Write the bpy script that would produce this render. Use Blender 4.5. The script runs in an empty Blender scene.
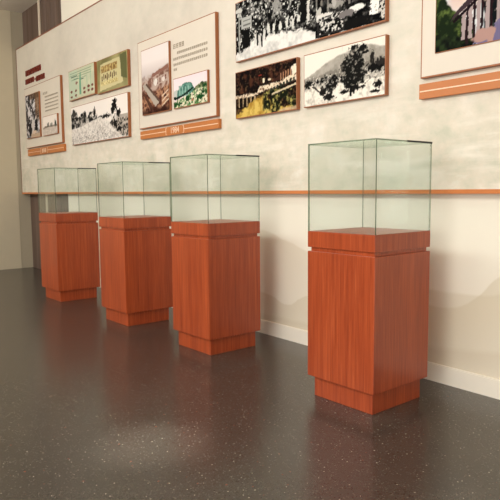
import bpy, math, random
import numpy as np
from mathutils import Vector, Matrix

C = bpy.context.scene.collection
rnd = random.Random(7)

# ------------------------------------------------------------------ helpers
def lin(c):
    c = np.asarray(c, float)
    return np.where(c <= 0.04045, c / 12.92, ((c + 0.055) / 1.055) ** 2.4)

def rgb(r, g, b):
    a = lin(np.array([r, g, b]) / 255.0)
    return (float(a[0]), float(a[1]), float(a[2]), 1.0)

class NT:
    def __init__(self, name):
        self.m = bpy.data.materials.new(name); self.m.use_nodes = True
        self.t = self.m.node_tree; self.t.nodes.clear()
        self.out = self.t.nodes.new('ShaderNodeOutputMaterial')
    def n(self, kind, **kw):
        nd = self.t.nodes.new('ShaderNode' + kind)
        for k, v in kw.items():
            if k.startswith('i_'):
                key = k[2:]
                key = int(key) if key.isdigit() else key.replace('_', ' ')
                nd.inputs[key].default_value = v
            else:
                setattr(nd, k, v)
        return nd
    def l(self, a, b): self.t.links.new(a, b)
    def math(self, op, a, b=None, clamp=False):
        nd = self.n('Math', operation=op); nd.use_clamp = clamp
        for i, v in enumerate((a, b)):
            if v is None: continue
            if isinstance(v, (int, float)): nd.inputs[i].default_value = v
            else: self.l(v, nd.inputs[i])
        return nd.outputs[0]
    def mix(self, fac, a, b, blend='MIX'):
        nd = self.n('Mix', data_type='RGBA', blend_type=blend)
        for i, v in ((0, fac), (6, a), (7, b)):
            if isinstance(v, (int, float)): nd.inputs[i].default_value = v
            elif isinstance(v, tuple): nd.inputs[i].default_value = v
            else: self.l(v, nd.inputs[i])
        return nd.outputs[2]
    def ramp(self, fac, stops):
        nd = self.n('ValToRGB'); r = nd.color_ramp
        r.elements[0].position = stops[0][0]; r.elements[0].color = stops[0][1]
        r.elements[1].position = stops[-1][0]; r.elements[1].color = stops[-1][1]
        for p, c in stops[1:-1]:
            e = r.elements.new(p); e.color = c
        self.l(fac, nd.inputs[0]); return nd.outputs[0]
    def noise(self, vec, scale, detail=4, rough=.55):
        nd = self.n('TexNoise'); nd.inputs['Scale'].default_value = scale
        nd.inputs['Detail'].default_value = detail; nd.inputs['Roughness'].default_value = rough
        self.l(vec, nd.inputs['Vector']); return nd.outputs['Fac']
    def coords(self, scale=(1, 1, 1), rot=(0, 0, 0), loc=(0, 0, 0), kind='Object'):
        tc = self.n('TexCoord'); mp = self.n('Mapping')
        mp.inputs['Scale'].default_value = scale; mp.inputs['Rotation'].default_value = rot
        mp.inputs['Location'].default_value = loc
        self.l(tc.outputs[kind], mp.inputs['Vector']); return mp.outputs['Vector']
    def pbr(self, color, rough=.5, spec=.5, metal=0., bump=None, bstr=.1, coat=0.):
        p = self.n('BsdfPrincipled')
        if isinstance(color, tuple): p.inputs['Base Color'].default_value = color
        else: self.l(color, p.inputs['Base Color'])
        if isinstance(rough, (int, float)): p.inputs['Roughness'].default_value = rough
        else: self.l(rough, p.inputs['Roughness'])
        p.inputs['Specular IOR Level'].default_value = spec
        p.inputs['Metallic'].default_value = metal
        p.inputs['Coat Weight'].default_value = coat
        p.inputs['Coat Roughness'].default_value = .15
        if bump is not None:
            b = self.n('Bump'); b.inputs['Strength'].default_value = bstr
            b.inputs['Distance'].default_value = .002
            self.l(bump, b.inputs['Height']); self.l(b.outputs[0], p.inputs['Normal'])
        self.l(p.outputs[0], self.out.inputs[0]); return self.m

def plain(name, col, rough=.6, spec=.4, metal=0., var=.03):
    t = NT(name); v = t.coords()
    f = t.noise(v, 9, 3)
    c2 = tuple([min(1, x * (1 - var * 2)) for x in col[:3]] + [1])
    return t.pbr(t.mix(f, col, c2), rough, spec, metal)

# mesh builder
def boxes_mesh(name, boxes, bevel=0.0):
    vs, fs = [], []
    for (x0, y0, z0, x1, y1, z1) in boxes:
        b = len(vs)
        vs += [(x0,y0,z0),(x1,y0,z0),(x1,y1,z0),(x0,y1,z0),(x0,y0,z1),(x1,y0,z1),(x1,y1,z1),(x0,y1,z1)]
        fs += [tuple(b+i for i in f) for f in ((0,3,2,1),(4,5,6,7),(0,1,5,4),(1,2,6,5),(2,3,7,6),(3,0,4,7))]
    me = bpy.data.meshes.new(name); me.from_pydata(vs, [], fs); me.update()
    return me

def obj(name, me, mat=None, parent=None, loc=(0,0,0), bevel=0.0, seg=2):
    o = bpy.data.objects.new(name, me); C.objects.link(o)
    if mat: me.materials.append(mat)
    o.location = loc
    if parent: o.parent = parent
    if bevel:
        b = o.modifiers.new('bevel', 'BEVEL'); b.width = bevel; b.segments = seg; b.limit_method = 'ANGLE'
    return o

def box(name, x0,y0,z0,x1,y1,z1, mat, parent=None, loc=(0,0,0), bevel=0.0):
    return obj(name, boxes_mesh(name, [(x0,y0,z0,x1,y1,z1)]), mat, parent, loc, bevel)

def empty(name, loc, rz=0):
    o = bpy.data.objects.new(name, None); C.objects.link(o); o.location = loc
    o.rotation_euler = (0, 0, rz); o.empty_display_size = .1
    return o

def tag(o, label=None, cat=None, group=None, kind=None):
    if label: o['label'] = label
    if cat: o['category'] = cat
    if group: o['group'] = group
    if kind: o['kind'] = kind
    return o

def struct(o): o['kind'] = 'structure'; return o

# ------------------------------------------------------------------ dimensions
CAM_H = 1.06156
WALL_Y = 2.827                    # face of the white wall
PAN_Y = WALL_Y - .06              # face of the printed panel
BRD_Y = PAN_Y - .03               # face of the boards and pictures
END_X = -8.60
DARK_Y = 2.875
CEIL = 3.485
RIGHT_X, BACK_Y = 2.6, -3.6

# ------------------------------------------------------------------ materials
def mat_wood():
    t = NT('cherry_wood')
    oi = t.n('ObjectInfo')
    tc = t.n('TexCoord'); add = t.n('VectorMath', operation='ADD')
    sc = t.n('VectorMath', operation='SCALE'); sc.inputs[3].default_value = 13.0
    cmb = t.n('CombineXYZ'); t.l(oi.outputs['Random'], cmb.inputs[0]); t.l(oi.outputs['Random'], cmb.inputs[1]); t.l(oi.outputs['Random'], cmb.inputs[2])
    t.l(cmb.outputs[0], sc.inputs[0]); t.l(tc.outputs['Object'], add.inputs[0]); t.l(sc.outputs[0], add.inputs[1])
    def mp(s):
        m = t.n('Mapping'); m.inputs['Scale'].default_value = s; t.l(add.outputs[0], m.inputs['Vector']); return m.outputs[0]
    fine = t.noise(mp((150, 150, 4.0)), 1.0, 5, .6)
    mid = t.noise(mp((52, 52, 1.0)), 1.0, 4, .6)
    broad = t.noise(mp((9, 9, .7)), 1.0, 2, .5)
    c = t.ramp(mid, [(.30, rgb(112, 42, 18)), (.46, rgb(152, 66, 30)), (.58, rgb(168, 77, 37)), (.72, rgb(188, 98, 54))])
    c = t.mix(.55, c, t.ramp(fine, [(.3, rgb(112, 40, 20)), (.52, rgb(164, 70, 36)), (.72, rgb(202, 104, 60))]))
    c = t.mix(.28, c, t.ramp(broad, [(.35, rgb(146, 54, 24)), (.65, rgb(184, 80, 38))]))
    r = t.math('ADD', t.math('MULTIPLY', fine, .12), .26)
    return t.pbr(c, r, .5, bump=fine, bstr=.06)

def mat_floor():
    t = NT('speckled_floor'); v = t.coords()
    base = t.ramp(t.noise(v, 3.0, 6, .65), [(.3, rgb(60, 55, 49)), (.7, rgb(70, 64, 57))])
    grain = t.noise(v, 160, 3, .7)
    base = t.mix(t.math('MULTIPLY', t.math('SUBTRACT', grain, .48), 2.2, True), base, rgb(76, 69, 62))
    def chips(scale, radius, keep, col, base, off):
        m = t.coords(loc=(off, off * .7, 0))
        w = t.n('TexVoronoi', feature='F1', voronoi_dimensions='2D'); w.inputs['Scale'].default_value = scale
        w.inputs['Randomness'].default_value = 1
        nv = t.n('TexNoise'); nv.inputs['Scale'].default_value = 90; t.l(m, nv.inputs['Vector'])
        ad = t.n('VectorMath', operation='MULTIPLY_ADD'); ad.inputs[1].default_value = (.006,)*3
        t.l(nv.outputs['Color'], ad.inputs[0]); t.l(m, ad.inputs[2]); t.l(ad.outputs[0], w.inputs['Vector'])
        sep = t.n('SeparateColor'); t.l(w.outputs['Color'], sep.inputs[0])
        rr = t.math('MULTIPLY', sep.outputs[1], radius)
        near = t.math('LESS_THAN', w.outputs['Distance'], rr)
        kp = t.math('LESS_THAN', sep.outputs[0], keep)
        return t.mix(t.math('MULTIPLY', near, kp), base, col)
    base = chips(95, .42, .30, rgb(36, 32, 29), base, 3.1)
    base = chips(110, .38, .22, rgb(96, 88, 80), base, 7.7)
    base = chips(32, .17, .34, rgb(14, 12, 11), base, 1.3)
    base = chips(38, .11, .26, rgb(170, 160, 145), base, 5.9)
    base = chips(28, .13, .10, rgb(120, 72, 56), base, 9.1)
    ro = t.math('ADD', t.math('MULTIPLY', t.noise(v, 25, 3), .10), .19)
    return t.pbr(base, ro, .68, bump=t.noise(v, 45, 3), bstr=.05)

def mat_wall():
    t = NT('printed_wall'); tc = t.n('TexCoord')
    sep = t.n('SeparateXYZ'); t.l(tc.outputs['Object'], sep.inputs[0])
    X, Z = sep.outputs[0], sep.outputs[2]
    x0, x1 = -7.2, 1.8
    u = t.math('DIVIDE', t.math('SUBTRACT', X, x0), x1 - x0)
    wob = t.math('MULTIPLY', t.math('SUBTRACT', t.noise(tc.outputs['Object'], 6, 4), .5), .03)
    zz = t.math('ADD', Z, wob)
    def ridge(pts, soft, drop):
        fc = t.n('FloatCurve'); cu = fc.mapping.curves[0]
        ps = [((x - x0) / (x1 - x0), z) for x, z in pts]
        cu.points[0].location = ps[0]; cu.points[1].location = ps[-1]
        for p in ps[1:-1]: cu.points.new(*p)
        fc.mapping.update(); t.l(u, fc.inputs['Value'])
        d = t.math('SUBTRACT', fc.outputs[0], zz)                  # > 0 below the ridge line
        edge = t.math('DIVIDE', d, soft, True)
        fade = t.math('SUBTRACT', 1.0, t.math('DIVIDE', d, drop, True), True)
        return t.math('MULTIPLY', edge, t.math('ADD', t.math('MULTIPLY', fade, .8), .2))
    r1 = ridge([(-7.2,.6),(-6.6,.78),(-5.9,.62),(-5.1,.70),(-4.4,.60),(-3.8,.80),(-3.45,.775),(-3.2,.72),(-2.97,.655),(-2.5,.56),(-2.0,.516),(-1.83,.512),(-1.6,.53),(-1.1,.70),(-.3,.55),(1.8,.7)], .015, .5)
    r2 = ridge([(-7.2,.3),(-6.4,.42),(-5.5,.33),(-4.6,.46),(-3.9,.38),(-3.45,.315),(-3.33,.30),(-3.17,.258),(-3.06,.31),(-2.96,.345),(-2.5,.48),(-2.0,.424),(-1.885,.428),(-1.806,.442),(-1.71,.496),(-1.644,.561),(-1.576,.625),(-1.2,.84),(-.6,.6),(1.8,.5)], .012, .55)
    r3 = ridge([(-7.2,.16),(-5,.2),(-3.46,.155),(-2.96,.165),(-2.0,.2),(-1,.3),(1.8,.2)], .03, .2)
    c = rgb(245, 238, 220)
    c = t.mix(t.math('MULTIPLY', r1, .42), c, rgb(216, 203, 174))
    c = t.mix(t.math('MULTIPLY', r2, .45), c, rgb(212, 198, 166))
    c = t.mix(t.math('MULTIPLY', r3, .35), c, rgb(206, 189, 160))
    return t.pbr(c, .55, .3)

def mat_panel():
    t = NT('mural_print'); v = t.coords(); tc = t.n('TexCoord')
    sep = t.n('SeparateXYZ'); t.l(tc.outputs['Object'], sep.inputs[0]); Z = sep.outputs[2]
    c = t.ramp(t.noise(v, 1.1, 5, .6), [(.32, rgb(208, 199, 184)), (.5, rgb(221, 212, 196)), (.68, rgb(228, 220, 204))])
    # faint hazy town and hills in the lower half
    low = t.math('SUBTRACT', 1.0, t.math('DIVIDE', t.math('SUBTRACT', Z, 1.15), 1.1, True), True)
    blot = t.ramp(t.noise(v, 4.2, 7, .62), [(.34, rgb(192, 192, 170)), (.44, rgb(212, 207, 186)), (.52, rgb(224, 215, 195)), (.64, rgb(240, 233, 218))])
    c = t.mix(t.math('MULTIPLY', low, .8), c, blot)
    fine = t.ramp(t.noise(t.coords(scale=(1, 1, 1.6), rot=(0, .5, 0), loc=(5, 0, 1)), 9.0, 6, .62), [(.36, rgb(190, 192, 166)), (.46, rgb(216, 209, 188)), (.56, rgb(226, 212, 190)), (.66, rgb(240, 234, 220))])
    c = t.mix(t.math('MULTIPLY', low, .24), c, fine)
    c = t.mix(.12, c, fine)
    sv = t.coords(scale=(1.4, 1, 9), rot=(0, .42, 0))
    streak = t.noise(sv, 1.6, 4, .55)
    sm = t.math('MULTIPLY', t.math('MULTIPLY', t.math('SUBTRACT', streak, .52), 5.0, True), low)
    c = t.mix(t.math('MULTIPLY', sm, .6), c, rgb(246, 238, 224))
    sv2 = t.coords(scale=(1.2, 1, 7), rot=(0, -.5, 0), loc=(3, 0, 2))
    s2 = t.math('MULTIPLY', t.math('MULTIPLY', t.math('SUBTRACT', t.noise(sv2, 1.4, 4), .55), 5.0, True), low)
    c = t.mix(t.math('MULTIPLY', s2, .3), c, rgb(190, 184, 160))
    return t.pbr(c, .5, .3)

def mat_attr(name, rough=.5):
    t = NT(name); a = t.n('Attribute', attribute_name='print')
    return t.pbr(a.outputs['Color'], rough, .03)

def mat_glass():
    t = NT('clear_glass')
    tr = t.n('BsdfTransparent'); tr.inputs[0].default_value = (.958, .978, .974, 1)
    gl = t.n('BsdfGlossy'); gl.inputs['Roughness'].default_value = .02
    gl.inputs[0].default_value = (.95, 1, .96, 1)
    fr = t.n('Fresnel'); ge = t.n('NewGeometry')
    # the same reflectance on the way in and out of the pane
    t.l(t.math('SUBTRACT', 1.45, t.math('MULTIPLY', ge.outputs['Backfacing'], 1.45 - 1/1.45)), fr.inputs[0])
    mx = t.n('MixShader'); t.l(fr.outputs[0], mx.inputs[0]); t.l(tr.outputs[0], mx.inputs[1]); t.l(gl.outputs[0], mx.inputs[2])
    t.l(mx.outputs[0], t.out.inputs[0]); return t.m

def mat_edge():
    t = NT('glass_edge')
    p = t.n('BsdfPrincipled'); p.inputs['Base Color'].default_value = rgb(120, 132, 112)
    p.inputs['Roughness'].default_value = .12; p.inputs['Specular IOR Level'].default_value = .8
    tr = t.n('BsdfTransparent'); tr.inputs[0].default_value = (.45, .55, .44, 1)
    mx = t.n('MixShader'); mx.inputs[0].default_value = .5
    t.l(tr.outputs[0], mx.inputs[1]); t.l(p.outputs[0], mx.inputs[2]); t.l(mx.outputs[0], t.out.inputs[0])
    return t.m

def mat_curtain():
    t = NT('brown_panelling'); v = t.coords(scale=(1, 1, .05))
    c = t.ramp(t.noise(v, 9, 3), [(.35, rgb(92, 74, 62)), (.6, rgb(116, 96, 84))])
    return t.pbr(c, .6, .3)

M = dict(
    wood=mat_wood(), floor=mat_floor(), wall=mat_wall(), panel=mat_panel(), glass=mat_glass(), edge=mat_edge(),
    cream=plain('cream_skirting_paint', rgb(252, 245, 228), .45),
    ceiling=plain('ceiling_paint', rgb(244, 238, 228), .8),
    beige=plain('beige_wall_paint', rgb(204, 191, 164), .8),
    beige2=plain('darker_beige', rgb(178, 166, 142), .8),
    brown=mat_curtain(),
    strip=plain('pale_strip_paint', rgb(232, 216, 192), .5),
    frame=plain('orange_brown_frame_wood', rgb(166, 102, 60), .4, var=.08),
    frame_pale=plain('brown_edge_wood', rgb(168, 92, 54), .4),
    rail=plain('orange_rail_lacquer', rgb(196, 118, 58), .4, var=.05),
    trim=plain('orange_trim_lacquer', rgb(212, 128, 70), .4, var=.05),
    trimtop=plain('brown_trim_lacquer', rgb(146, 82, 50), .4, var=.05),
    sheet=plain('cream_board_sheet', rgb(226, 215, 198), .5),
    line=plain('pale_inlay', rgb(244, 214, 184), .5),
    ink=plain('grey_print_ink', rgb(172, 156, 134), .6),
    red=plain('dark_red_lettering', rgb(132, 44, 26), .5),
    photo=mat_attr('photo_print'),
    dark_strip=plain('near_black', rgb(30, 30, 32), .4),
)
def mat_emit(name, col, s):
    t = NT(name); e = t.n('Emission'); e.inputs[0].default_value = col; e.inputs[1].default_value = s
    t.l(e.outputs[0], t.out.inputs[0]); return t.m

# ------------------------------------------------------------------ room
struct(box('floor', END_X-.2, BACK_Y-.1, -.1, RIGHT_X+.1, DARK_Y+.1, 0, M['floor']))
struct(box('ceiling', END_X-.2, BACK_Y-.1, CEIL, RIGHT_X+.1, DARK_Y+.1, CEIL+.1, M['ceiling']))
struct(box('wall_main', -7.10, WALL_Y, 0, RIGHT_X, DARK_Y+.1, CEIL, M['wall']))
def fluted_wall():
    # dark brown panelling with shallow vertical folds, seen left of the white wall
    xs = np.linspace(END_X, -7.10, 90); vs, fs = [], []
    for x in xs:
        d = 0.0 if x < -7.85 else .014 * math.sin(x * 21) + .008 * math.sin(x * 47 + 1)
        vs += [(x, DARK_Y + d, 0), (x, DARK_Y + d, CEIL)]
    for i in range(len(xs) - 1): fs.append((2*i, 2*i+2, 2*i+3, 2*i+1))
    b = len(vs)
    vs += [(END_X, DARK_Y+.1, 0), (END_X, DARK_Y+.1, CEIL), (-7.10, DARK_Y+.1, 0), (-7.10, DARK_Y+.1, CEIL)]
    fs.append((b, b+1, b+3, b+2))
    me = bpy.data.meshes.new('wall_recess'); me.from_pydata(vs, [], fs); return me
struct(obj('wall_recess', fluted_wall(), M['brown']))
struct(box('trim_1', -7.965, DARK_Y-.015, 0, -7.92, DARK_Y+.02, CEIL, M['strip'], bevel=.004))
struct(box('wall_left', END_X-.12, BACK_Y, 0, END_X, 2.715, CEIL, M['beige']))
struct(box('trim_2', END_X-.12, 2.715, 0, END_X-.004, DARK_Y+.06, CEIL, M['beige2']))  # end section of the left wall in a darker beige
struct(box('wall_right', RIGHT_X, BACK_Y, 0, RIGHT_X+.1, WALL_Y, CEIL, M['beige']))
struct(box('wall_back', END_X, BACK_Y-.1, 0, RIGHT_X, BACK_Y, CEIL, M['beige']))
bb = boxes_mesh('baseboard_main', [(-7.10, WALL_Y-.012, 0, RIGHT_X, WALL_Y, .094), (-7.10, WALL_Y-.009, .094, RIGHT_X, WALL_Y, .100)])
struct(obj('baseboard_main', bb, M['cream']))

# ------------------------------------------------------------------ printed mural panel on the wall
PX0, PX1, PZ0, PZ1 = -8.585, 1.2, 1.033, 2.985
pan = empty('mural_panel', (0, 0, 0))
tag(pan, 'long cream mural panel with orange-brown trim, mounted on the wall behind the display cases', 'wall panel')
box('printed_sheet', PX0, PAN_Y, PZ0+.022, PX1, WALL_Y-.002, PZ1-.012, M['panel'], pan)
box('edge_frame', PX0, PAN_Y-.003, PZ0, PX1, WALL_Y-.002, PZ0+.022, M['trim'], pan)['label'] = 'orange lower edge'
box('edge_frame', PX0, PAN_Y-.003, PZ1-.012, PX1, WALL_Y-.002, PZ1, M['trimtop'], pan)
box('edge_frame', PX0-.006, PAN_Y-.003, PZ0, PX0, WALL_Y-.002, PZ1, M['trimtop'], pan)

def strokes(x0, x1, z0, z1, y, n, r, heavy=.16):
    """a row of n small character-like marks built from thin bars"""
    bx = []; w = (x1 - x0) / n
    for i in range(n):
        a, b = x0 + w * (i + .08), x0 + w * (i + .92); h = z1 - z0; t = h * heavy
        for k in range(3):
            zc = z0 + h * (.12 + .38 * k); s, e = a + r.random() * w * .2, b - r.random() * w * .2
            bx.append((s, y, zc - t/2, e, y + .002, zc + t/2))
        for k in range(2):
            xc = a + (b - a) * (.25 + .5 * k + r.uniform(-.1, .1)); q, e = z0 + r.random() * h * .2, z1 - r.random() * h * .2
            bx.append((xc - t/2, y, q, xc + t/2, y + .002, e))
    return bx

TY = PAN_Y-.012
for bx in (strokes(-8.23, -7.65, 2.572, 2.636, TY, 7, rnd, .30), strokes(-8.25, -7.92, 2.468, 2.526, TY, 4, rnd, .32),
           [(-7.905, TY, 2.484, -7.865, TY+.002, 2.498)], strokes(-7.85, -7.535, 2.456, 2.514, TY, 4, rnd, .32)):
    bx = [(q[0], TY, q[2], q[3], PAN_Y, q[5]) for q in bx]
    obj('title_lettering', boxes_mesh('title_lettering', bx), M['red'], pan)['label'] = 'dark red raised lettering'

# ------------------------------------------------------------------ painting tools for the photographs
def vnoise(x, y, seed):
    r = np.random.RandomState(seed); g = r.rand(64, 64)
    xi = np.floor(x).astype(int); yi = np.floor(y).astype(int); fx = x - xi; fy = y - yi
    fx = fx*fx*(3-2*fx); fy = fy*fy*(3-2*fy)
    a = g[yi % 64, xi % 64]; b = g[yi % 64, (xi+1) % 64]; c = g[(yi+1) % 64, xi % 64]; d = g[(yi+1) % 64, (xi+1) % 64]
    return (a*(1-fx)+b*fx)*(1-fy) + (c*(1-fx)+d*fx)*fy

class Pic:
    def __init__(s, w, h, step=.006):
        s.w, s.h = w, h; s.nx = max(12, int(w/step)); s.ny = max(12, int(h/step))
        s.u, s.v = np.meshgrid(np.linspace(0, 1, s.nx), np.linspace(0, 1, s.ny)); s.asp = w/h
        s.img = np.zeros((s.ny, s.nx, 3)); s.seed = 1
    def n(s, f, oct=3, seed=None, fy=None):
        s.seed += 1; sd = seed or s.seed; o = np.zeros_like(s.u); a = 1.; t = 0
        for k in range(oct):
            o += a * vnoise(s.u*s.asp*f*2**k + 5.3*k, s.v*(fy or f)*2**k + 3.1*k, sd+k); t += a; a *= .6
        return o / t
    def base(s, c): s.img[:] = np.array(c)/255.
    def put(s, m, c):
        m = np.clip(m, 0, 1)[..., None]; c = np.array(c, float)
        c = c/255. if c.ndim == 1 else c
        s.img = s.img*(1-m) + c*m
    def ell(s, cx, cy, rx, ry, c, rag=.0, f=20, soft=.15):
        d = np.sqrt(((s.u-cx)/rx)**2 + ((s.v-cy)/ry)**2)
        if rag: d = d + (s.n(f, 2) - .5)*rag*2
        s.put((1-d)/soft + .5, c)
    def rect(s, x0, y0, x1, y1, c, slant=0, rag=0):
        vv = s.v - slant*(s.u-x0) + ((s.n(30, 2)-.5)*rag if rag else 0)
        uu = s.u + ((s.n(30, 2)-.5)*rag if rag else 0)
        s.put(((uu > x0) & (uu < x1) & (vv > y0) & (vv < y1)).astype(float), c)
    def poly(s, pts, c, rag=0):
        ins = np.zeros(s.u.shape, bool); uu = s.u + ((s.n(25, 2)-.5)*rag if rag else 0); vv = s.v + ((s.n(25, 2)-.5)*rag if rag else 0)
        j = len(pts)-1
        for i in range(len(pts)):
            xi, yi = pts[i]; xj, yj = pts[j]
            cond = ((yi > vv) != (yj > vv)) & (uu < (xj-xi)*(vv-yi)/((yj-yi) or 1e-9)+xi)
            ins ^= cond; j = i
        s.put(ins.astype(float), c)
    def mottle(s, mask, f, lo, hi, oct=4, cont=3., thr=.5):
        k = np.clip((s.n(f, oct)-thr)*cont+.5, 0, 1)[..., None]
        c = (np.array(lo)*(1-k)+np.array(hi)*k)/255.
        s.put(mask if not np.isscalar(mask) else np.full(s.u.shape, mask), c)
    def curve(s, pts):
        return np.interp(s.u, [p[0] for p in pts], [p[1] for p in pts])
    def below(s, pts, soft=.02, rag=0, f=14):
        cv = s.curve(pts) + ((s.n(f, 3)-.5)*rag if rag else 0); return np.clip((cv - s.v)/soft, 0, 1)
    def mesh(s, name, x0, z0, y):
        ny, nx = s.ny, s.nx
        vs = [(x0+s.w*i/(nx-1), y, z0+s.h*j/(ny-1)) for j in range(ny) for i in range(nx)]
        fs = [(j*nx+i, j*nx+i+1, (j+1)*nx+i+1, (j+1)*nx+i) for j in range(ny-1) for i in range(nx-1)]
        me = bpy.data.meshes.new(name); me.from_pydata(vs, [], fs)
        at = me.color_attributes.new('print', 'FLOAT_COLOR', 'POINT')
        col = np.ones((ny*nx, 4), np.float32); col[:, :3] = lin(np.clip(s.img, 0, 1)).reshape(-1, 3)
        at.data.foreach_set('color', col.ravel()); return me

def paint_street(p):          # black-and-white tree-lined street with people
    p.base((4, 4, 4)); p.mottle(1., 14, (2, 2, 2), (104, 102, 98), 5, 4.5, .60)
    p.put((p.v > .2)*np.clip((p.n(18, 4)-.60)*14, 0, 1)*np.clip((p.n(4, 2)-.35)*4, 0, 1), (206, 204, 196))
    p.put((p.v > .3)*np.clip((p.n(26, 3)-.66)*14, 0, 1), (232, 230, 222))
    p.ell(.33, .74, .03, .16, (150, 148, 142), 1.3, 30, .5)
    p.mottle(((p.u > .60) & (p.v > .30)).astype(float)*.8, 10, (2, 2, 2), (70, 68, 64), 3, 4, .62)
    g = p.below([(0,.14),(.06,.18),(.12,.26),(.18,.34),(.3,.30),(.42,.26),(.52,.22),(.60,.14),(.61,0),(1,0)], .03, .14, 22)
    p.mottle(g, 9, (196, 193, 186), (236, 232, 224), 4, 3, .42)
    p.rect(.05, .52, .135, .72, (178, 178, 172)); p.rect(.062, .56, .125, .60, (110, 110, 106)); p.rect(.062, .64, .125, .67, (120, 120, 116))
    p.rect(.025, .12, .033, .9, (160, 158, 150)); p.rect(.06, .18, .12, .50, (8, 8, 8), 0, .03); p.ell(.03, .86, .03, .05, (200, 198, 190), .6)
    for cx, cy, h in ((.165,.30,.34),(.20,.24,.30),(.235,.34,.30),(.27,.38,.26),(.31,.38,.22),(.36,.38,.2),(.405,.40,.2),(.45,.36,.18),(.49,.40,.16),(.54,.36,.14)):
        p.ell(cx, cy, .010, h*.34, (214, 212, 204), 1.0, 34, .3); p.ell(cx+.003, cy+h*.5, .007, .035, (40, 38, 36), .3); p.ell(cx+.016, cy-.02, .007, h*.32, (8, 8, 8), .6, 34)
    for cx, w in ((.605,.008),(.675,.010),(.80,.012)): p.rect(cx, .36, cx+w, 1, (122, 118, 112), 0, .004)
    p.rect(.545, .30, .56, .62, (210, 206, 198), 0, .008); p.rect(.50, .3, .54, .7, (10, 10, 10), 0, .02)
    p.ell(.62, .34, .018, .12, (190, 186, 178), .5, 30); p.ell(.66, .30, .05, .05, (220, 216, 208), .5, 30)
    p.rect(.60, .0, .63, .24, (6, 6, 6)); p.rect(.61, .02, .78, .22, (40, 38, 36), 0, .02)
    p.mottle(((p.u > .62) & (p.u < .77) & (p.v > .04) & (p.v < .30)).astype(float), 34, (8, 8, 8), (216, 212, 204), 2, 7, .55)
    p.ell(.73, .42, .05, .05, (150, 146, 138), .5, 30); p.ell(.85, .28, .045, .045, (232, 230, 222), .25); p.ell(.79, .24, .05, .05, (120, 114, 112), .5)
    p.ell(.715, .50, .014, .10, (180, 176, 168), .4); p.rect(.78, .0, .93, .14, (14, 13, 12), 0, .02)
    for k in range(7): p.ell(.64+.04*k, .52+.03*(k % 3), .008, .05, (120, 114, 106), .5, 30)
    p.rect(.925, .12, .97, .60, (240, 236, 228), 0, .02); p.ell(.95, .66, .012, .05, (96, 90, 84), .3); p.rect(.972, .04, 1, .44, (206, 200, 190), 0, .05)
    p.put(np.clip((p.n(38, 2)-.66)*14, 0, 1)*(p.u > .9)*(p.v < .5), (40, 38, 36))

def paint_hill_tree(p):       # black-and-white view with one big tree before a hill
    p.base((238, 230, 216))
    hl = p.below([(0,.55),(.15,.66),(.3,.78),(.45,.86),(.6,.9),(.78,.96),(.9,.9),(1,.84)], .03, .03)
    p.mottle(hl, 8, (150, 144, 132), (178, 170, 158), 4, 3)
    p.put(p.below([(0,.52),(.2,.55),(.35,.62),(.5,.6),(.7,.6),(.85,.66),(1,.66)], .02, .1)*.8, (124, 118, 108))
    lowm = p.below([(0,.42),(.08,.50),(.15,.47),(.3,.52),(.5,.50),(.7,.5),(1,.56)], .02, .20, 18)
    p.mottle(lowm, 16, (14, 13, 12), (188, 182, 170), 5, 5, .50)
    p.put(np.clip((p.n(30, 2)-.66)*12, 0, 1)*(p.v < .56)*(p.v > .34), (222, 214, 200))
    wt = p.below([(0,.30),(.1,.38),(.2,.36),(.3,.24),(.36,.16),(.45,.34),(.55,.34),(.7,.28),(.85,.34),(1,.32)], .02, .12, 18)
    p.mottle(wt, 12, (190, 182, 168), (240, 232, 218), 4, 4, .40)
    for a, b, c_, d in ((.10,.36,.34,.04),(.48,.16,.70,.30),(.70,.16,.86,.34),(.22,.30,.28,.22)):
        p.poly([(a,b),(a+.03,b+.02),(c_+.02,d+.02),(c_,d)], (70, 66, 60), .03)
    for cx, cy, rx, ry in ((.27,.24,.05,.06),(.33,.12,.07,.05),(.55,.16,.06,.04),(.74,.20,.06,.03),(.93,.20,.05,.06),(.06,.42,.05,.07),(.40,.40,.06,.10),(.90,.08,.05,.03)):
        p.ell(cx, cy, rx, ry, (22, 20, 18), 1.0, 26, .3)
    for cx, cy, rx, ry in ((.62,.55,.10,.20),(.60,.70,.06,.14),(.66,.40,.10,.16),(.74,.88,.06,.07),(.54,.62,.05,.08),(.70,.58,.07,.14),(.58,.36,.07,.14),(.68,.78,.05,.10),(.64,.92,.05,.04),(.78,.80,.04,.03),(.66,.22,.05,.08)):
        p.ell(cx, cy, rx, ry, (20, 19, 17), .9, 22, .25)
    p.rect(.60, .06, .62, .4, (12, 11, 10), 0, .01); p.rect(.64, .10, .66, .4, (20, 18, 16), 0, .01)
    p.put(np.clip((p.n(28, 3)-.62)*10, 0, 1)*(p.u > .5)*(p.u < .82)*(p.v > .25)*.55, (200, 194, 180))
    p.ell(.90, .50, .10, .07, (16, 15, 14), .8, 24); p.ell(.86, .70, .022, .12, (36, 33, 30), .8, 24); p.ell(.95, .58, .05, .06, (40, 37, 34), .9, 24)

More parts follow.
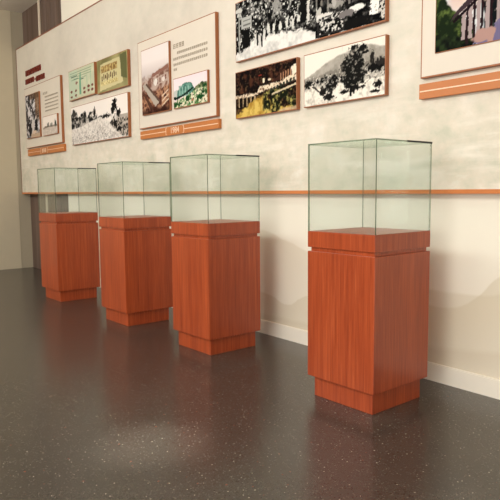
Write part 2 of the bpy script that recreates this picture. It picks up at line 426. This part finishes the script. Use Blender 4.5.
def paint_crowd(p):           # dark brown crowd photograph, ochre ground
    p.base((26, 14, 10)); p.mottle(1., 9, (14, 6, 5), (74, 42, 28), 5, 4, .56)
    p.put(np.clip((p.n(22, 3)-.66)*12, 0, 1)*.6, (120, 92, 62))
    p.poly([(.60,.62),(1,.70),(1,.90),(.76,.76)], (58, 34, 26), .03)
    for k in range(6): p.rect(.76+.038*k, .60+.012*k, .775+.038*k, .78+.01*k, (168, 124, 92), 0, .006)
    p.ell(.97, .78, .045, .10, (236, 224, 200), .4, 18); p.ell(.93, .64, .03, .04, (210, 170, 140), .5)
    p.ell(.49, .70, .018, .05, (236, 220, 190), .3); p.ell(.585, .70, .03, .025, (226, 206, 178), .4); p.ell(.43,.83,.03,.015,(120, 44, 30), .5)
    top = [(0,.50),(.2,.50),(.38,.48),(.42,.60),(.6,.62),(.75,.62),(.9,.70),(1,.70)]
    bot = [(0,.42),(.2,.42),(.35,.42),(.45,.48),(.6,.50),(.8,.56),(1,.58)]
    band = p.below(top, .02, .08, 24)*(1-p.below(bot, .02, .08, 24))
    p.mottle(band, 26, (110, 78, 54), (234, 216, 188), 3, 6, .42)
    p.mottle(p.below([(0,.42),(.35,.42),(.5,.46),(.7,.5),(1,.54)], .02, .04), 18, (20, 12, 8), (92, 66, 40), 4, 5, .6)
    for k in range(10): p.rect(.02+.035*k, .22, .032+.035*k, .42, (196, 168, 130) if k % 2 else (16, 9, 7), .2, .012)
    gr = p.below([(0,.12),(.10,.16),(.20,.24),(.30,.34),(.42,.42),(.50,.40),(.60,.28),(.70,.14),(1,.10)], .05, .16, 12)
    p.mottle(gr, 8, (160, 120, 44), (214, 184, 96), 4, 3, .45)
    gm = np.clip((p.u-.46)/.04, 0, 1)*p.below([(.4,.44),(.6,.50),(1,.46)], .03, .1)
    p.mottle(gm*np.clip((p.n(6, 2)-.30)*5, 0, 1), 16, (18, 22, 10), (176, 164, 92), 4, 6, .58)
    for k in range(8): p.rect(.60+.05*k, .44+.018*k, .63+.05*k, .51+.018*k, (44, 52, 40), .3, .012)
    p.poly([(.62,.40),(1,.52),(1,.48),(.62,.36)], (206, 188, 156), .02)
    p.put(p.below([(0,.06),(.7,.05),(1,.08)], .03, .04)*(p.u > .74)*.8, (206, 176, 140))

def paint_town(p):            # tall colour photo: misty brick blocks and roof ridge
    p.base((236, 224, 218)); p.put(np.clip((.80-p.v)/.2, 0, 1)*.6, (190, 176, 170))
    p.mottle(p.below([(0,.60),(.4,.62),(1,.70)], .04, .08), 10, (148, 124, 116), (196, 180, 170), 4, 3)
    p.mottle(p.below([(0,.52),(.5,.58),(1,.64)], .03, .08), 12, (120, 82, 68), (188, 164, 150), 4, 4)
    p.poly([(.36,.54),(.98,.62),(.98,.68),(.40,.60)], (140, 98, 84), .02); p.poly([(.40,.40),(.98,.44),(.98,.56),(.44,.52)], (186, 164, 150), .03)
    for k in range(5): p.rect(.46+.10*k, .42+.012*k, .51+.10*k, .49+.012*k, (124, 84, 74), 0, .015)
    p.ell(.52, .46, .07, .05, (224, 216, 206), .4, 12); p.ell(.80, .48, .05, .03, (220, 208, 198), .5, 12)
    p.mottle(p.below([(0,.36),(.6,.34),(1,.40)], .03, .08), 14, (78, 40, 30), (176, 130, 100), 4, 5)
    p.poly([(.02,.46),(.12,.48),(.64,.15),(.50,.09)], (176, 164, 150), .02); p.poly([(.14,.46),(.18,.48),(.68,.17),(.64,.14)], (92, 70, 58), .01)
    p.poly([(.0,.36),(.04,.38),(.42,.08),(.34,.02)], (84, 54, 42), .02)
    for k in range(3): p.poly([(.74,.07+.07*k),(.97,.15+.07*k),(.97,.175+.07*k),(.74,.095+.07*k)], (214, 190, 164), .02)
    p.put(np.clip((.10-p.v)/.07, 0, 1)*.7, (38, 18, 14))

def paint_green_town(p):      # colour photo: teal hall above green gardens
    p.base((240, 222, 222)); p.put(np.clip((p.v-.8)*4, 0, 1)*.4, (232, 214, 224))
    p.poly([(0,.34),(0,.58),(.10,.62),(.14,.60),(.16,.34)], (196, 196, 186), .02)
    p.poly([(.10,.34),(.12,.58),(.26,.68),(.28,.78),(.40,.80),(.54,.76),(.58,.66),(.62,.58),(.62,.40)], (84, 128, 114), .03)
    p.mottle(((p.u > .16) & (p.u < .56) & (p.v > .34) & (p.v < .74)).astype(float)*.6, 12, (60, 108, 96), (132, 176, 160), 3, 4)
    for k in range(4): p.rect(.18+.09*k, .36, .20+.09*k, .66, (150, 186, 170), 0, .01)
    p.mottle(p.below([(.56,.2),(.60,.50),(.7,.62),(.85,.70),(1,.66)], .02, .08)*(p.u > .55), 14, (52, 66, 40), (140, 146, 104), 4, 5)
    lm = p.below([(0,.22),(.25,.30),(.5,.40),(.65,.50),(.8,.54),(1,.48)], .02, .08)
    p.mottle(lm, 9, (96, 140, 84), (232, 222, 194), 4, 7, .46)
    p.put(lm*np.clip((p.n(14, 3)-.58)*10, 0, 1), (28, 78, 34)); p.put(lm*np.clip((p.n(18, 3)-.66)*12, 0, 1), (60, 44, 34))
    p.poly([(0,.30),(.10,.26),(.45,.42),(.60,.54),(.60,.60),(.34,.44),(.1,.36),(0,.40)], (12, 34, 24), .05)
    for cx, cy, rx, ry in ((.42,.24,.06,.09),(.80,.22,.10,.08),(.90,.36,.05,.07),(.06,.10,.09,.09),(.24,.12,.05,.05),(.93,.56,.05,.05)):
        p.ell(cx, cy, rx, ry, (22, 70, 30), .9, 18)
    p.ell(.58, .16, .03, .05, (170, 110, 84), .6)

def paint_square(p):          # black-and-white open square edged with trees
    p.base((242, 232, 222)); tm = p.below([(0,.86),(.06,.94),(.12,.80),(.18,.72),(.24,.80),(.3,.70),(.4,.76),(.44,.66),(.55,.62),(.66,.60),(.72,.60)], .03, .24, 12)*(1-p.below([(0,.42),(.2,.45),(.4,.54),(.6,.60),(.72,.56)], .02, .02))*(p.u < .74)
    p.mottle(tm, 12, (14, 13, 12), (190, 182, 172), 5, 6, .54)
    p.mottle(p.below([(0,.42),(.2,.45),(.4,.54),(.56,.60),(.66,.50),(.8,.30),(.9,.12),(1,.10)], .02, .01), 22, (196, 186, 176), (232, 224, 214), 4, 4, .45)
    p.put(p.below([(0,.30),(.3,.38),(.6,.42),(.8,.2),(1,0)], .2)*np.clip((p.n(40, 2)-.60)*9, 0, 1)*.8, (92, 86, 80))
    p.ell(.45, .72, .020, .13, (22, 20, 18), .6, 20); p.ell(.06, .82, .05, .08, (60, 56, 52), .9, 16); p.ell(.27, .74, .03, .08, (30, 28, 26), .8, 16)
    rm = p.below([(.70,.36),(.80,.60),(1,.50)], .02, .04)*(p.u > .70)*(1-p.below([(.7,.42),(.8,.22),(.9,.06),(1,.02)], .03))
    p.mottle(rm, 18, (30, 27, 24), (196, 184, 170), 4, 5, .48)
    p.rect(.84, .46, 1, .54, (176, 166, 154), 0, .02); p.ell(.64, .58, .07, .05, (24, 22, 20), .7, 24)
    for cx, cy, rx, ry in ((.785,.78,.040,.13),(.80,.90,.03,.05),(.76,.66,.025,.08),(.85,.60,.035,.09),(.79,.40,.022,.12),(.82,.30,.03,.06),(.86,.22,.04,.05)):
        p.ell(cx, cy, rx, ry, (16, 14, 13), .8, 22)
    p.ell(.75, .54, .018, .06, (226, 218, 208), .4); p.ell(.81, .50, .018, .08, (214, 206, 196), .4)

def paint_lists(p):           # pale green printed chart with rows of small badges
    p.base((196, 198, 168)); p.put(np.clip((p.n(5, 2)-.4)*2, 0, 1)*.5, (222, 220, 190)); p.put((p.u < .35)*.35, (176, 200, 180))
    for z, a, b in ((.90,.05,.9),(.82,.04,.9),(.74,.35,.9),(.66,.1,.7)): p.rect(a, z-.012, b, z+.012, (120, 150, 120))
    p.rect(.10, .76, .35, .79, (96, 118, 100)); p.rect(.2, .68, .4, .70, (96, 118, 100)); p.rect(.45, .6, .6, .63, (96, 118, 100))
    p.poly([(.42,.10),(.50,.10),(.50,.86),(.46,.86),(.42,.5)], (110, 160, 130)); p.rect(.72, .2, .74, .7, (150, 184, 150)); p.rect(.86, .2, .88, .8, (150, 184, 150))
    p.ell(.32, .54, .05, .05, (140, 104, 90), .3)
    for cx, cy in ((.1,.28),(.28,.28),(.28,.12),(.1,.1),(.62,.28),(.62,.14),(.78,.30),(.78,.16),(.92,.30),(.92,.16)): p.ell(cx, cy, .045, .045, (120, 72, 60), .4)
    p.rect(0, .0, 1, .03, (196, 170, 140))

def paint_roster(p):          # olive picture of a pale sheet with lines of dark writing
    p.base((148, 140, 92)); p.mottle(1., 3, (122, 116, 74), (170, 160, 108), 2, 2)
    p.poly([(.08,.05),(.86,.14),(.76,.90),(.12,.86)], (204, 192, 144)); p.put(p.below([(0,.3),(1,.36)], .3)*.25, (222, 212, 166)); p.poly([(.80,.3),(.98,.2),(.98,.98),(.78,.95)], (100, 100, 64))
    p.mottle(((p.u > .14) & (p.u < .68) & (p.v > .58) & (p.v < .80)).astype(float), 16, (128, 96, 54), (196, 172, 112), 2, 4)
    for k in range(9): p.rect(.16+.058*k, .34+(k % 3)*.03, .19+.058*k, .50+(k % 2)*.05, (84, 50, 28), 0, .01)
    p.mottle(((p.u > .12) & (p.u < .7) & (p.v > .2) & (p.v < .32)).astype(float), 24, (180, 160, 104), (226, 212, 156), 2, 5)

def paint_forest(p):          # sepia photo of tangled foliage over dark trunks
    p.base((150, 140, 136)); p.mottle(1., 9, (60, 54, 54), (216, 210, 208), 5, 7, .48)
    p.put(np.clip((p.n(16, 3)-.60)*12, 0, 1), (30, 28, 30)); p.put(np.clip((p.n(20, 3)-.66)*12, 0, 1), (236, 232, 230))
    p.put((p.u > .72)*np.clip((p.v-.3)*3, 0, 1)*.75, (132, 96, 66)); p.put((p.v > .88)*(p.u > .3)*.7, (96, 72, 52))
    p.rect(.22, .04, .40, .34, (30, 27, 28), 0, .06); p.rect(.66, .14, .86, .40, (22, 20, 22), 0, .06); p.ell(.52, .28, .10, .16, (206, 198, 192), .4)
    p.put(np.clip((.12-p.v)/.05, 0, 1)*(p.u > .35), (190, 164, 138)); p.ell(.6, .12, .16, .04, (214, 190, 164), .5)

def paint_plaza(p):           # pale photo of small trees on a paved plaza
    p.base((238, 226, 214)); p.put(p.below([(0,.44),(.3,.50),(.6,.48),(1,.5)], .03, .06), (150, 136, 124)); p.put(p.below([(0,.36),(.4,.42),(1,.38)], .03, .02), (204, 190, 176))
    for cx, h in ((.32,.24),(.40,.30),(.56,.20),(.64,.26),(.86,.38),(.92,.3)): p.ell(cx, .44+h*.3, .028, h*.5, (56, 64, 52), .4, 14)
    p.rect(.1, .42, .3, .48, (120, 100, 88), 0, .04); p.mottle((p.v < .36).astype(float)*.5, 12, (180, 166, 154), (222, 210, 198), 2, 3)

def paint_bridge(p):          # colour picture of a dark bridge over a wooded valley
    p.base((206, 208, 210)); p.mottle(1., 4, (186, 190, 194), (226, 226, 224), 4, 3); p.ell(.15, .42, .08, .12, (222, 198, 186), .5, 8, .8)
    dk = np.clip((p.u-.17-(1-p.v)*.10+(p.n(8, 3)-.5)*.06)/.01, 0, 1)
    p.mottle(dk, 9, (12, 18, 20), (70, 78, 74), 5, 5, .58)
    p.put(dk*np.clip((p.n(14, 4)-.64)*12, 0, 1), (150, 132, 118))
    p.mottle(np.clip((p.v-.84)/.03, 0, 1)*(p.u > .07)*np.clip((p.n(6, 3)-.42)*8, 0, 1), 12, (30, 36, 34), (110, 108, 100), 4, 4)
    p.mottle(p.below([(0,.66),(.03,.54),(.06,.44),(.10,.34),(.16,.26),(.20,.14),(.22,0),(1,0)], .02, .14, 10), 12, (22, 34, 16), (92, 108, 52), 5, 5, .56)
    p.mottle(p.below([(0,.14),(.12,.10),(.2,.04),(.22,0),(1,0)], .02, .1), 12, (8, 12, 8), (40, 54, 28), 3, 4)
    for cx, h in ((.150,.34),(.185,.42),(.225,.50),(.270,.58),(.32,.66)):
        p.poly([(cx-.010,.06),(cx-.008,h),(cx+.012,h+.03),(cx+.010,.06)], (168, 150, 148), .01)
        p.poly([(cx+.010,.02),(cx+.012,h),(cx+.026,h+.03),(cx+.024,.02)], (36, 20, 24), .01)
    p.poly([(.20,.0),(.30,.12),(.36,.22),(.42,.24),(.5,.12),(.6,.0)], (112, 104, 136), .03); p.ell(.25, .06, .05, .06, (176, 140, 130), .6)
    p.poly([(.08,.24),(.10,.30),(.24,.50),(.42,.76),(1,1.4),(1,1.2),(.42,.66),(.24,.42)], (62, 48, 52))
    p.poly([(.10,.305),(.11,.315),(.42,.775),(.42,.755)], (124, 108, 108)); p.poly([(.09,.24),(.24,.42),(.42,.66),(.42,.63),(.24,.39),(.1,.22)], (24, 12, 18))

# ------------------------------------------------------------------ boards, pictures and rails on the mural
def shrink(x, z, y):
    """a point measured on the plane BRD_Y, moved to the plane y along the sight line from the room"""
    k = y / BRD_Y; return x * k, CAM_H + (z - CAM_H) * k

def picture(name, x0, x1, z0, z1, back, depth, painter, label, cat, group, border=.006, step=.006):
    y = back - depth
    x0, z0 = shrink(x0, z0, y); x1, z1 = shrink(x1, z1, y)
    t = empty(name, ((x0+x1)/2, back, z0))
    L = lambda a, b: (a - t.location[0], b - t.location[2])
    ax, az = L(x0, z0); bx_, bz = L(x1, z1)
    box('frame', ax, -depth, az, bx_, -.0005, bz, M['frame'], t, bevel=.002)
    p = Pic(x1-x0-2*border, z1-z0-2*border, step); painter(p)
    obj('photo_print', p.mesh('photo_print', ax+border, az+border, -depth-.0008), M['photo'], t)
    tag(t, label, cat, group); return t

def board(x0, x1, z0, z1, label, texts):
    y = BRD_Y; t = empty('text_board', ((x0+x1)/2, PAN_Y, z0)); cx = t.location[0]
    box('edge_frame', x0-cx, y-PAN_Y, 0, x1-cx, -.0005, z1-z0, M['frame'], t, bevel=.002)
    box('cream_sheet', x0-cx+.008, y-PAN_Y-.001, .008, x1-cx-.008, y-PAN_Y+.004, z1-z0-.008, M['sheet'], t)
    for nm, rows in texts:
        for (a, b, c, d, n) in rows:
            obj(nm, boxes_mesh(nm, strokes(a-cx, b-cx, c-z0, d-z0, y-PAN_Y-.0035, n, rnd, .13)), M['ink'], t)
    tag(t, label, 'information board', 'cream text boards on the mural panel'); return t

def text_mesh(s, size):
    cu = bpy.data.curves.new('t', 'FONT'); cu.body = s; cu.size = size; cu.extrude = .001; cu.align_x = 'CENTER'; cu.align_y = 'CENTER'
    o = bpy.data.objects.new('t', cu); C.objects.link(o); bpy.context.view_layer.update()
    me = bpy.data.meshes.new_from_object(o.evaluated_get(bpy.context.evaluated_depsgraph_get()))
    bpy.data.objects.remove(o); return me

def rail(x0, x1, z0, z1, label, mark=None, markx=None):
    y = BRD_Y; t = empty('caption_rail', ((x0+x1)/2, PAN_Y, z0)); cx = t.location[0]; d = y-PAN_Y; h = z1-z0
    box('rail_body', x0-cx, d, 0, x1-cx, -.0005, h, M['rail'], t, bevel=.002)
    m0 = (markx[0]-cx, markx[1]-cx) if markx else (99, 99)
    zc = h*.5
    segs = [(x0-cx+.005, m0[0]), (m0[1], x1-cx-.005)] if markx else [(x0-cx+.005, x1-cx-.005)]
    for a, b in segs: box('inlay_line', a, d-.001, zc-.003, b, d+.001, zc+.003, M['line'], t)
    if markx:
        a, b = m0; q = .006; bw = .02
        for xx, k in ((a, 1), (b, -1)):
            e0, e1 = sorted((xx, xx+k*q)); x_, x2 = sorted((xx, xx+k*bw))
            br = [(e0, d-.0015, h*.08, e1, d, h*.92), (x_, d-.0015, h*.08, x2, d, h*.14), (x_, d-.0015, h*.86, x2, d, h*.92)]
            obj('bracket', boxes_mesh('bracket', br), M['line'], t)
        if mark:
            me = text_mesh(mark, h*1.0); o = obj('year_text', me, M['line'], t, ((a+b)/2, d-.001, zc)); o.rotation_euler = (math.pi/2, 0, 0)
        else:
            obj('caption_text', boxes_mesh('caption_text', strokes(a+.05, b-.05, h*.2, h*.8, d-.0025, 3, rnd, .2)), M['line'], t)
    tag(t, label, 'caption rail', 'orange caption rails under the boards'); return t

# group A, far left
board(-8.24, -6.985, 1.633, 2.405, 'cream text board farthest left, holding a tall tree photo and a small plaza photo',
      [('heading_text', [(-7.56, -7.40, 2.245, 2.275, 3)]),
       ('text_line', [(-7.50, -7.06, 2.205-.042*k, 2.222-.042*k, 16) for k in range(5)])])
picture('framed_photo', -8.215, -7.705, 1.755, 2.315, BRD_Y-.001, .02, paint_forest, 'tall sepia photo of tangled tree foliage on the farthest left text board', 'picture', 'photos mounted on the text boards')
picture('framed_photo', -7.60, -7.12, 1.748, 1.985, BRD_Y-.001, .02, paint_plaza, 'small pale photo of little trees on a plaza, on the farthest left board', 'picture', 'photos mounted on the text boards')
rail(-8.205, -6.95, 1.532, 1.617, 'short orange caption rail with a bracketed caption, under the farthest left text board', None, (-7.72, -7.47))
# group B
picture('framed_photo', -6.735, -6.045, 2.072, 2.398, PAN_Y, .03, paint_lists, 'pale green framed chart with rows of small badges, left of the olive sheet picture', 'picture', 'framed pictures hung straight on the mural panel')
picture('framed_photo', -5.985, -5.30, 2.055, 2.390, PAN_Y, .03, paint_roster, 'olive framed picture of a pale handwritten sheet, beside the pale green chart', 'picture', 'framed pictures hung straight on the mural panel')
picture('framed_photo', -6.70, -5.318, 1.580, 1.998, PAN_Y, .03, paint_square, 'wide black and white photo of a pale square edged by trees, below the chart', 'picture', 'framed pictures hung straight on the mural panel')
# group C
board(-5.10, -3.862, 1.627, 2.403, 'cream text board above the 1984 rail, holding a misty town photo and a garden photo',
      [('heading_text', [(-4.48, -4.30, 2.235, 2.275, 4)]),
       ('text_line', [(-4.42, -3.97, 2.185, 2.208, 16), (-4.48, -3.97, 2.140, 2.163, 18), (-4.48, -3.97, 2.095, 2.118, 18), (-4.48, -4.42, 2.055, 2.078, 2)])])
picture('framed_photo', -5.04, -4.55, 1.745, 2.322, BRD_Y-.001, .02, paint_town, 'tall misty colour photo of brick town blocks with a pale roof ridge', 'picture', 'photos mounted on the text boards', step=.004)
picture('framed_photo', -4.49, -3.98, 1.745, 1.995, BRD_Y-.001, .02, paint_green_town, 'small colour photo of a teal hall above green gardens', 'picture', 'photos mounted on the text boards', step=.004)
rail(-5.09, -3.842, 1.534, 1.607, 'orange caption rail reading 1984 in brackets', '1984', (-4.63, -4.335))
# group D
picture('framed_photo', -3.615, -2.240, 1.985, 2.402, PAN_Y, .03, paint_street, 'widest black and white photo, dark tree-lined street with people in white', 'picture', 'framed pictures hung straight on the mural panel', step=.004)
picture('framed_photo', -3.623, -2.960, 1.581, 1.914, PAN_Y, .03, paint_crowd, 'dark brown framed photo of a crowd with yellow ground at its foot', 'picture', 'framed pictures hung straight on the mural panel', step=.004)
picture('framed_photo', -2.896, -2.236, 1.582, 1.912, PAN_Y, .03, paint_hill_tree, 'black and white framed photo of one big tree before a pale hill', 'picture', 'framed pictures hung straight on the mural panel', step=.004)
# group E, right edge
board(-2.005, -.765, 1.636, 2.403, 'large cream board at the right edge of the view holding a colour bridge picture', [])
picture('framed_photo', -1.92, -.85, 1.75, 2.32, BRD_Y-.001, .006, paint_bridge, 'colour picture of a dark bridge over a wooded valley', 'picture', 'photos mounted on the text boards', border=.004, step=.004)
rail(-2.012, -.76, 1.530, 1.608, 'plain orange caption rail with one thin pale line, at the right edge of the view')

# ------------------------------------------------------------------ display cases
WD, PB, BB, BT, CB, CT, GT = .429, 0., .107, .752, .772, .8528, 1.2864
def make_case():
    t = empty('display_case', (0, 0, 0)); h = WD/2
    q = h-.026; box('plinth', -q, -q, 0, q, q, BB, M['wood'], t, bevel=.0015)
    box('cabinet_body', -h, -h, BB, h, h, BT, M['wood'], t, bevel=.002)
    q = h-.013; box('recessed_joint', -q, -q, BT, q, q, CB, M['wood'], t)
    box('cap', -h, -h, CB, h, h, CT, M['wood'], t, bevel=.002)
    g = h-.001; th = .006
    def pane(name, x0,y0,z0,x1,y1,z1, axis):
        me = boxes_mesh(name, [(x0,y0,z0,x1,y1,z1)]); me.materials.append(M['glass']); me.materials.append(M['edge'])
        for f in me.polygons: f.material_index = 0 if abs(f.normal[axis]) > .9 else 1
        o = bpy.data.objects.new(name, me); C.objects.link(o); o.parent = t; return o
    zt = GT-th
    pane('glass_pane', -g, -g, CT, g, -g+th, zt, 1)
    pane('glass_pane', -g, g-th, CT, g, g, zt, 1)
    pane('glass_pane', -g, -g+th, CT, -g+th, g-th, zt, 0)
    pane('glass_pane', g-th, -g+th, CT, g, g-th, zt, 0)
    pane('glass_lid', -g, -g, zt, g, g, GT, 2)
    box('lid_strip', g-.006, .02, GT-.007, g+.0015, g+.001, GT+.0015, M['dark_strip'], t)['label'] = 'thin dark strip along half of the lid edge'  # near-black strip set along half of the lid's top edge
    return t
def copy_tree(o):
    c = o.copy(); C.objects.link(c)
    for ch in list(o.children):
        d = ch.copy(); C.objects.link(d); d.parent = c
    return c
spots = [(-5.871, 2.331, 'smallest-looking display case, at the far left end of the row beside the dark recess'),
         (-4.475, 2.336, 'display case second from the left, under the board with the orange 1984 rail'),
         (-3.359, 2.354, 'display case third from the left, with a wide stretch of wall to its right'),
         (-2.013, 2.347, 'nearest and largest red-brown display case, standing alone at the right')]
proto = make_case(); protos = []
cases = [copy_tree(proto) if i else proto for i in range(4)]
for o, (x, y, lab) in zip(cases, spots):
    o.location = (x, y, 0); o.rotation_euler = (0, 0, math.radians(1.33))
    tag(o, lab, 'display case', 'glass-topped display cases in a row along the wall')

# ------------------------------------------------------------------ light
def area(name, loc, size, power, color, target):
    l = bpy.data.lights.new(name, 'AREA'); l.shape = 'RECTANGLE'; l.size, l.size_y = size; l.energy = power; l.color = color
    o = bpy.data.objects.new(name, l); C.objects.link(o); o.location = loc
    o.rotation_euler = (Vector(target)-Vector(loc)).to_track_quat('-Z', 'Y').to_euler(); return o
WARM = (1.0, .97, .93)
for x in (-6.3, -4.4, -2.5):
    area('ceiling_fill', (x, .9, 3.42), (1.5, .35), 5, WARM, (x, 2.5, .6))  # small wash lights assumed near the ceiling, out of view
area('ceiling_fill', (-2.3, -2.0, 3.35), (4.6, 1.4), 200, (1, .98, .95), (-2.6, 2.8, .6))  # unseen fill added to light the wall and cases more frontally
area('ceiling_fill', (-6.3, -2.0, 3.35), (3.4, 1.4), 155, (1, .98, .95), (-6, 2.8, .6))  # unseen fill added for the left end of the room
area('rear_fill', (-.7, -3.45, 1.2), (5.8, 2.0), 275, (1, .99, .97), (-2.0, 2.8, .5))  # added fill from behind the camera for the lower wall, no window there
sp = bpy.data.lights.new('floor_highlight_spot', 'SPOT'); sp.energy = 650; sp.color = (1, .95, .88); sp.spot_size = math.radians(10); sp.spot_blend = 1.0; sp.shadow_soft_size = .05  # unseen spot added to give the floor its soft bright patch
so = bpy.data.objects.new('floor_highlight_spot', sp); C.objects.link(so); so.location = (-2.3, 1.0, 3.4)
so.rotation_euler = (Vector((-2.2, 1.19, 0))-so.location).to_track_quat('-Z', 'Y').to_euler()

w = bpy.data.worlds.new('world'); bpy.context.scene.world = w; w.use_nodes = True
w.node_tree.nodes['Background'].inputs[0].default_value = (1, .94, .85, 1)
w.node_tree.nodes['Background'].inputs[1].default_value = .3

# ------------------------------------------------------------------ camera
cam = bpy.data.cameras.new('camera'); co = bpy.data.objects.new('camera', cam); C.objects.link(co)
Rv = Vector((0.62029279, 0.78432203, -0.00870732)); Uv = Vector((-0.07192871, 0.06793314, 0.99509364)); Fv = Vector((-0.78106538, 0.61662309, -0.0985537))
mt = Matrix((( Rv.x, Uv.x, -Fv.x, 0), (Rv.y, Uv.y, -Fv.y, 0), (Rv.z, Uv.z, -Fv.z, CAM_H), (0, 0, 0, 1)))
co.matrix_world = mt
cam.sensor_width = 36; cam.lens = 606.49/500*36; cam.clip_start = .02
sc = bpy.context.scene; sc.camera = co
sc.view_settings.view_transform = 'Standard'; sc.view_settings.look = 'None'
sc.view_settings.gamma = 1; sc.view_settings.use_curve_mapping = False
sc.view_settings.exposure = -0.05
sc.cycles.transparent_max_bounces = 24
